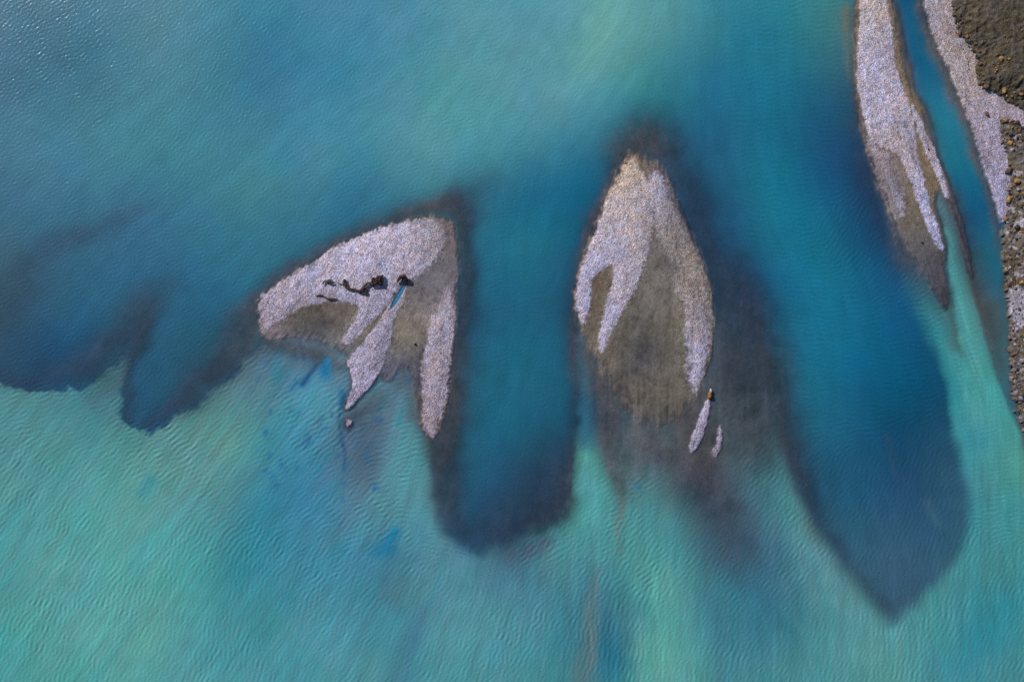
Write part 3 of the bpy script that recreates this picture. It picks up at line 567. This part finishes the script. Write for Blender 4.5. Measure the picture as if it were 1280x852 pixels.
# ------------------------------------------------------------------ stones and wood
def simple_material(name, cols, scale=6.0, bump=.03, rough=.8):
    m = NT(name); tc = m.n('ShaderNodeTexCoord'); oi = m.n('ShaderNodeObjectInfo')
    nn = m.n('ShaderNodeTexNoise', i_Scale=scale, i_Detail=6.0, i_Roughness=.65)
    add = m.n('ShaderNodeVectorMath', operation='ADD'); m.l(tc.outputs['Object'], add.inputs[0]); m.l(oi.outputs['Location'], add.inputs[1]); m.l(add.outputs[0], nn.inputs['Vector'])
    cr = m.n('ShaderNodeValToRGB'); m.l(nn.outputs[0], cr.inputs[0]); e = cr.color_ramp.elements
    e[0].position = .32; e[1].position = .68; e[0].color = (*s2l(cols[0]), 1); e[1].color = (*s2l(cols[-1]), 1)
    if len(cols) > 2:
        k = e.new(.5); k.color = (*s2l(cols[1]), 1)
    vr = m.n('ShaderNodeMath', operation='MULTIPLY_ADD'); m.l(oi.outputs['Random'], vr.inputs[0]); vr.inputs[1].default_value = .5; vr.inputs[2].default_value = .75
    sc_ = m.n('ShaderNodeVectorMath', operation='SCALE'); m.l(cr.outputs[0], sc_.inputs[0]); m.l(vr.outputs[0], sc_.inputs['Scale'])
    b = m.n('ShaderNodeBump', i_Distance=bump); m.l(nn.outputs[0], b.inputs['Height'])
    p = m.n('ShaderNodeBsdfPrincipled', i_Roughness=rough); p.inputs['Specular IOR Level'].default_value = .3
    m.l(sc_.outputs[0], p.inputs['Base Color']); m.l(b.outputs[0], p.inputs['Normal']); m.l(p.outputs[0], m.out.inputs[0]); return m.m
STONE = {'ochre': simple_material('ochre_rock', ((70,50,36), (128,96,58), (190,155,100)), 3.0),
         'brown': simple_material('brown_rock', ((52,38,32), (88,66,50), (120,95,74)), 3.0),
         'grey': simple_material('grey_rock', ((98,94,100), (135,130,138), (170,165,175)), 3.0),
         'dark': simple_material('dark_wet_rock', ((28,26,30), (44,38,38), (62,54,50)), 3.0, rough=.5)}
WOOD = simple_material('weathered_dark_wood', ((38,28,24), (66,48,38), (98,76,60)), 7.0, .05)
WOODO = simple_material('orange_brown_wood', ((96,62,36), (140,92,52), (180,128,80)), 5.0, .04)
BARK = simple_material('bleached_wood', ((150,145,140), (185,182,178)), 6.0, .03)

import bmesh
from mathutils import Vector, Matrix, noise
def stone_mesh(seed, mat, sub=2):
    r = np.random.default_rng(seed); bm = bmesh.new(); bmesh.ops.create_icosphere(bm, subdivisions=sub, radius=.5)
    off = Vector(r.uniform(-50, 50, 3)); planes = [(Vector(r.normal(size=3)).normalized(), r.uniform(.30, .42)) for _ in range(7)]
    sx, sy, sz = r.uniform(.85, 1.2), r.uniform(.7, 1.0), r.uniform(.55, .85)
    for v in bm.verts:
        p = v.co * (1 + .35 * noise.noise(v.co * 2.2 + off))
        for n_, dd in planes:
            e = p.dot(n_) - dd
            if e > 0: p -= n_ * e * .85
        v.co = Vector((p.x * sx, p.y * sy, p.z * sz))
    me = bpy.data.meshes.new('boulder'); bm.to_mesh(me); bm.free(); me.materials.append(mat)
    me.polygons.foreach_set('use_smooth', np.ones(len(me.polygons), bool)) if sub > 2 else None
    return me
SM = {k: [stone_mesh(i * 7 + hash_, m) for i in range(6)] for hash_, (k, m) in enumerate(STONE.items())}
def stone(x, y, size, colr, label, group=None, name='boulder', sink=.3, rz=None, stretch=1.0, cat='boulder'):
    o = bpy.data.objects.new(name, SM[colr][int(rng.integers(6))]); COL.objects.link(o)
    s = size * M
    o.location = (wx(x), wy(y), ground_z(x, y) + s * (.5 - sink) * .6); o.scale = (s * stretch, s, s)
    o.rotation_euler = (rng.uniform(-.25, .25), rng.uniform(-.25, .25), rng.uniform(0, 6.28) if rz is None else rz)
    return tag(o, label, cat, group)

BIG = [(1198,43,6,'brown','brown boulder where the beach meets the dark slope, near the top edge'),(1207,47,5.5,'ochre','ochre boulder at the foot of the dark slope, below the topmost brown one'),
 (1217,56,6,'brown','dark brown boulder at the corner where the slope edge steps back'),(1221,66,5,'brown','brown boulder on the slope edge beside the pale beach'),
 (1244,78,6,'ochre','brightest yellow boulder standing alone on the dark slope'),(1253,79,4.5,'ochre','small ochre boulder just right of the lone bright yellow one'),
 (1223,82,5.5,'brown','brown boulder heading the ochre cluster at the slope edge'),(1230,110,6.5,'brown','large dark boulder at the beach corner below the slope'),
 (1252,115,7,'ochre','large golden boulder on the rim above the pale gravel wedge'),(1272,120,6,'ochre','ochre boulder on the rim at the right edge of the view'),
 (1232,143,6,'brown','solitary rust-brown boulder lying on the open gravel beach'),
 (1254,152,7,'ochre','golden boulder heading the boulder band below the pale gravel wedge'),(1270,155,7,'dark','long dark boulder in the band below the pale gravel wedge'),
 (1260,170,6,'dark','blackish boulder in the shaded notch of the boulder band'),(1260,180,6,'ochre','ochre boulder at the lower end of the boulder band'),
 (1259,214,9,'brown','large rounded brown boulder at the beach edge below the silt hollow'),(1268,228,7,'ochre','ochre boulder just below the large rounded brown one'),
 (1259,250,7.5,'ochre','large ochre boulder at the waterside above the beach tip'),(1275,246,8,'ochre','big golden boulder at the right edge level with the beach tip'),
 (1257,274,7.5,'ochre','golden boulder standing right at the tip of the beach'),(1266,285,6,'dark','dark boulder just below the golden one at the beach tip'),
 (1259,355,6.5,'brown','round dark brown boulder jutting from the bank into the water'),(1272,354,7,'ochre','bright ochre boulder above the pale gravel pocket'),
 (1266,361,4,'brown','brown boulder tucked under the round one jutting into the water'),(1270,386,4.5,'brown','brown boulder lying in the pale gravel pocket'),
 (1273,450,6,'grey','pale grey boulder on the lower bank'),(1267,471,4.5,'brown','brown boulder at the water edge of the lower bank'),(1276,462,5,'grey','pale boulder below the grey one on the lower bank'),(1265,443,4.5,'brown','rust brown boulder at the water edge above the lower bank stones'),
 (1273,497,6,'grey','long pale stone slab near the foot of the bank')]
for x, y, s, c, lab in BIG: stone(x, y, s * 1.1, c, lab)
def zone(n, pts, jit, smin, smax, cols, lab, grp):
    P = np.array(pts, float)
    for _ in range(n):
        k = rng.integers(len(P) - 1) if len(P) > 1 else 0; t = rng.random()
        p = P[k] * (1 - t) + P[min(k + 1, len(P) - 1)] * t
        for _try in range(8):
            x, y = p[0] + rng.normal() * jit[0], p[1] + rng.normal() * jit[1]
            if float(bil(SB['bank'], np.array([[x]]), np.array([[y]]))[0, 0]) > -1: break
        c = cols[rng.integers(len(cols))]
        stone(x, y, smin + (smax - smin) * rng.random() ** 2.2, c, lab % {'ochre': 'ochre', 'brown': 'brown', 'grey': 'grey', 'dark': 'dark'}[c], grp)
zone(44, [(1194,8),(1196,30),(1204,45),(1216,62),(1222,80),(1226,100),(1234,112)], (3.0, 4), 1.6, 4, ['brown','ochre','brown','dark'], 'small %s stone scattered along the upper slope edge beside the beach', 'stones along the upper slope edge')
zone(36, [(1226,80),(1240,82),(1255,78),(1245,88),(1230,92)], (3.5, 3), 1.4, 3.4, ['ochre','ochre','brown'], 'small %s stone in the cluster around the lone bright yellow boulder', 'stones in the cluster on the slope')
zone(30, [(1235,20),(1260,8),(1275,30),(1240,60),(1270,60),(1262,100)], (12, 8), 1.3, 3.2, ['brown','dark','ochre'], 'small %s stone strewn over the dark furrowed slope', 'stones strewn over the slope')
zone(24, [(1240,112),(1255,117),(1275,124),(1290,130)], (4, 3), 1.5, 4, ['ochre','brown'], 'small %s stone on the rim above the pale gravel wedge', 'stones on the rim')
zone(52, [(1250,152),(1275,156),(1262,165),(1280,170),(1254,178),(1262,186)], (5, 3.5), 1.8, 4.4, ['ochre','brown','dark','brown'], 'small %s stone in the boulder band below the pale gravel wedge', 'stones in the boulder band')
zone(90, [(1268,222),(1262,245),(1274,255),(1262,280),(1276,290),(1262,315),(1275,330),(1262,350),(1276,352)], (6, 6), 1.8, 5, ['ochre','brown','grey','brown','dark'], 'small %s stone heaped on the waterside bank between beach tip and gravel pocket', 'stones heaped on the waterside bank')
zone(54, [(1264,405),(1268,425),(1272,440),(1266,460),(1275,470),(1268,485),(1278,500),(1276,520)], (4, 5), 1.6, 4.2, ['brown','grey','brown','dark'], 'small %s stone along the narrow lower bank', 'stones along the lower bank')
stone(1237, 268, 3.8, 'ochre', 'lone yellowish rock awash in the side channel off the beach tip', cat='rock', name='rock', sink=.2)
stone(1241, 438, 3.4, 'dark', 'small dark rock awash in grey water off the lower bank', cat='rock', name='rock', sink=.1)
stone(519, 430, 3.6, 'dark', 'small dark rock on damp sand between the spit and the long tail', cat='rock', name='rock', sink=.1)
stone(393, 464, 2.4, 'dark', 'tiny dark rock awash beside the blue pool below the crescent bar', cat='rock', name='rock', sink=.1)
stone(1152, 303, 3, 'dark', 'small dark rock on the sand below the forked end of the long bar', cat='rock', name='rock', sink=.1)
stone(1160, 187, 2.6, 'dark', 'tiny dark rock at the edge of the thin whip-like ridge', cat='rock', name='rock', sink=.1)
stone(782, 204, 2.6, 'dark', 'tiny dark rock at the tip of the arrowhead-shaped bar', cat='rock', name='rock', sink=.1)
for x, y in ((1208,74),(1209.5,77.5),(1209,81),(1210,87.5),(1194,42),(1203,62)):
    stone(x, y, 1.9, 'brown', 'pebble-sized dark stone lying loose on the upper gravel beach', 'loose dark stones on the beach', cat='rock', name='rock', sink=.1)

# loose rubble nobody could count, along the bank
def rubble():
    V, Fc = [], []; bm = bmesh.new(); bmesh.ops.create_icosphere(bm, subdivisions=1, radius=.5)
    base = np.array([v.co[:] for v in bm.verts]); fs = np.array([[v.index for v in f.verts] for f in bm.faces]); bm.free()
    n = 0; cols = []
    pal = [s2l(c) for c in ((150,118,66),(92,70,54),(132,128,134),(56,46,42),(110,90,66))]
    for _ in range(9000):
        x, y = rng.uniform(1188, 1420), rng.uniform(-100, 640)
        d = float(bil(SB['bank'], np.array([[x]]), np.array([[y]]))[0, 0])
        if d < 0: continue
        dens = .4 if y < 150 else (.95 if y < 190 or y > 225 else .25)
        if rng.random() > dens or (x > 1300 and rng.random() < .4): continue
        i = min(np.searchsorted(BX, x), len(BX) - 1); j = min(np.searchsorted(BY, y), len(BY) - 1)
        s = rng.uniform(.08, .2) * (.8 if y < 150 else 1.15); b = base * rng.uniform(.75, 1.2, base.shape) * [s, s * .85, s * .6]; a = rng.uniform(0, 6.28)
        b = b @ np.array([[math.cos(a), math.sin(a), 0], [-math.sin(a), math.cos(a), 0], [0, 0, 1]])
        V.append(b + [wx(x), wy(y), BZ[j, i] + s * .12]); Fc.append(fs + n); n += len(base)
        c = pal[rng.integers(len(pal))] * rng.uniform(.7, 1.2); cols += [(*c, .3)] * len(base)
    V = np.vstack(V); Fc = np.vstack(Fc)
    me = bpy.data.meshes.new('rubble'); me.from_pydata(V.tolist(), [], Fc.tolist())
    at = me.color_attributes.new('material_colour', 'FLOAT_COLOR', 'POINT'); at.data.foreach_set('color', np.array(cols, f4).ravel())
    me.materials.append(MG); o = bpy.data.objects.new('rubble', me); COL.objects.link(o)
    tag(o, 'loose brown and grey rubble covering the bank between boulders', 'rubble', kind='stuff')
rubble()

def tube(bm, pts, segs=7, rough=.2, seed=0):
    """knobbly tapering limb through (x_px, y_px, z_m, r_m)"""
    r = np.random.default_rng(seed); P = spline(np.array(pts, float), False, 3); rings = []
    for k in range(len(P)):
        a = Vector((wx(P[max(k - 1, 0)][0]), wy(P[max(k - 1, 0)][1]), P[max(k - 1, 0)][2])); b = Vector((wx(P[min(k + 1, len(P) - 1)][0]), wy(P[min(k + 1, len(P) - 1)][1]), P[min(k + 1, len(P) - 1)][2]))
        t = (b - a).normalized(); u = t.cross(Vector((0, 0, 1))); u = u.normalized() if u.length > 1e-4 else Vector((1, 0, 0)); v = t.cross(u)
        c = Vector((wx(P[k][0]), wy(P[k][1]), P[k][2])); rr = max(P[k][3], .01)
        rings.append([bm.verts.new(c + (u * math.cos(6.2832 * q / segs) + v * math.sin(6.2832 * q / segs)) * rr * r.uniform(1 - rough, 1 + rough)) for q in range(segs)])
    for A, B in zip(rings, rings[1:]):
        for q in range(segs): bm.faces.new((A[q], A[(q + 1) % segs], B[(q + 1) % segs], B[q]))
    bm.faces.new(rings[0][::-1]); bm.faces.new(rings[-1])
def link(name, bm, mat, parent=None):
    bmesh.ops.recalc_face_normals(bm, faces=bm.faces)
    me = bpy.data.meshes.new(name); bm.to_mesh(me); bm.free(); me.materials.append(mat)
    o = bpy.data.objects.new(name, me); COL.objects.link(o)
    if parent: o.parent = parent; o.matrix_parent_inverse = parent.matrix_world.inverted()
    return o
def empty(name, x, y, label, cat, g=None):
    e = bpy.data.objects.new(name, None); COL.objects.link(e); e.location = (wx(x), wy(y), ground_z(x, y)); bpy.context.view_layer.update()
    return tag(e, label, cat, g)
gz = .26
d = empty('driftwood', 464, 355, 'dark brown driftwood with square root mat and crooked limb on crescent bar', 'driftwood')
bm = bmesh.new()
for k in range(46):
    a, b = rng.uniform(0, 1, 2); ang = rng.uniform(0, 6.28); L = rng.uniform(2.5, 6)
    cx, cy = 466 + a * 13 - (1 - b) * 0 , 347 + b * 9 + a * 0 - .15 * (466 + a * 13 - 472)
    tube(bm, [(cx - math.cos(ang) * L / 2, cy - math.sin(ang) * L / 2, gz + rng.uniform(0, .25), .09), (cx, cy, gz + .15 + rng.uniform(0, .3), .13), (cx + math.cos(ang) * L / 2, cy + math.sin(ang) * L / 2, gz + rng.uniform(0, .25), .05)], 6, .25, k)
link('root_mat', bm, WOOD, d)
bm = bmesh.new(); tube(bm, [(468,354,gz+.15,.16),(461,354,gz+.16,.14),(457,357,gz+.15,.16),(455,361,gz+.16,.22),(450,364,gz+.15,.20),(444,362,gz+.14,.13),(437,361,gz+.13,.15),(433,358,gz+.14,.19),(431,353,gz+.14,.20),(432,349,gz+.12,.12)], 8, .25, 3); link('limb', bm, WOOD, d)
bm = bmesh.new(); tube(bm, [(455,361,gz+.1,.12),(459,366,gz+.08,.12),(456,369,gz+.06,.05)], 6, .2, 4); tube(bm, [(450,364,gz+.1,.1),(452,368,gz+.05,.06)], 6, .2, 5); tube(bm, [(433,358,gz+.1,.08),(427,355,gz+.06,.05),(422,354,gz+.05,.04)], 6, .2, 6); link('broken_branch', bm, WOOD, d)
d = empty('driftwood', 411, 354, 'small dark hooked driftwood stick left of the crooked limb', 'driftwood')
bm = bmesh.new(); tube(bm, [(404,355,gz+.08,.08),(407,351.5,gz+.1,.11),(411,352.5,gz+.12,.2),(415,354,gz+.1,.12),(419,353,gz+.06,.05)], 7, .25, 7); link('stick', bm, WOOD, d)
bm = bmesh.new(); tube(bm, [(411,352.5,gz+.1,.1),(412,350,gz+.09,.09),(417,351,gz+.06,.04)], 6, .25, 8); link('side_branch', bm, WOOD, d)
bm = bmesh.new(); tube(bm, [(395,370,.2,.05),(401,369,.24,.09),(406,371,.25,.07),(411,373.5,.24,.12),(416,373.5,.24,.10),(423,374,.22,.04)], 6, .25, 9)
o = link('driftwood', bm, WOOD); tag(o, 'thin dark wavy driftwood branch lying below the hooked stick', 'driftwood')
e = empty('tree_stump', 504, 349, 'dark arched stump at the head of the narrow gravel spit', 'tree stump')
bm = bmesh.new(); tube(bm, [(497,353,gz,.08),(499.5,348.5,gz+.25,.2),(503,346,gz+.4,.26),(507,347,gz+.3,.24),(509,352,gz,.16)], 9, .22, 11); link('trunk', bm, WOOD, e)
bm = bmesh.new(); tube(bm, [(506,346,gz+.2,.22),(508,350,gz+.15,.26),(507,353,gz,.12)], 8, .25, 12); tube(bm, [(503,347,gz+.3,.12),(504,352,gz+.05,.1)], 6, .25, 13); link('root', bm, STONE['dark'], e)  # near-black pieces stand in for the shade at the stump's lower right
e = empty('driftwood_snag', 887, 493, 'short orange-brown snag with a whitish tip above the slim gravel sliver', 'snag')
bm = bmesh.new(); tube(bm, [(886.5,497.5,.0,.22),(886.8,495,.22,.24),(886.5,492,.25,.2),(887.5,489.5,.22,.13)], 9, .2, 14); link('trunk', bm, WOODO, e)
bm = bmesh.new(); tube(bm, [(887.5,490,.24,.11),(887.8,487.5,.26,.13),(887.6,485.5,.2,.06)], 8, .2, 15); link('bleached_tip', bm, BARK, e)
bm = bmesh.new(); tube(bm, [(886,496,.12,.12),(889,498,.06,.16),(889.5,500,.0,.08)], 7, .2, 16); link('root', bm, STONE['dark'], e)  # dark piece puts the snag's lower-right shadow into colour and shape
print('things', round(time.time() - T0, 1))

# ------------------------------------------------------------------ light, sky, camera
ELEV, AZ = 31.0, 138.0       # the sun stands up-left of the picture (angle from +X, counter-clockwise)
sd = Vector((math.cos(math.radians(ELEV)) * math.cos(math.radians(AZ)), math.cos(math.radians(ELEV)) * math.sin(math.radians(AZ)), math.sin(math.radians(ELEV))))
w = bpy.data.worlds.new('World'); sc.world = w; w.use_nodes = True; nt = w.node_tree
sky = nt.nodes.new('ShaderNodeTexSky'); sky.sky_type = 'NISHITA'; sky.sun_disc = False
sky.sun_elevation = math.radians(ELEV); sky.sun_rotation = math.radians(90 - AZ); sky.altitude = 400
bg = nt.nodes['Background']; nt.links.new(sky.outputs[0], bg.inputs[0]); bg.inputs[1].default_value = .09
L = bpy.data.lights.new('sun', 'SUN'); L.energy = 4.5; L.angle = math.radians(.53); L.color = (1, .95, .88)
lo = bpy.data.objects.new('sun', L); COL.objects.link(lo); lo.rotation_euler = sd.to_track_quat('Z', 'Y').to_euler(); lo.location = sd * 150
cam = bpy.data.cameras.new('camera'); co = bpy.data.objects.new('camera', cam); COL.objects.link(co); sc.camera = co
cam.sensor_width = 36; cam.lens = 28.0; cam.clip_end = 20000
co.location = (0, 0, 64 * 28 / 18.0)
sc.view_settings.view_transform = 'Standard'; sc.view_settings.look = 'None'; sc.view_settings.exposure = 0; sc.view_settings.gamma = 1
sc.cycles.use_denoising = False
sc.cycles.max_bounces = 6; sc.cycles.transparent_max_bounces = 8
print('done', round(time.time() - T0, 1))
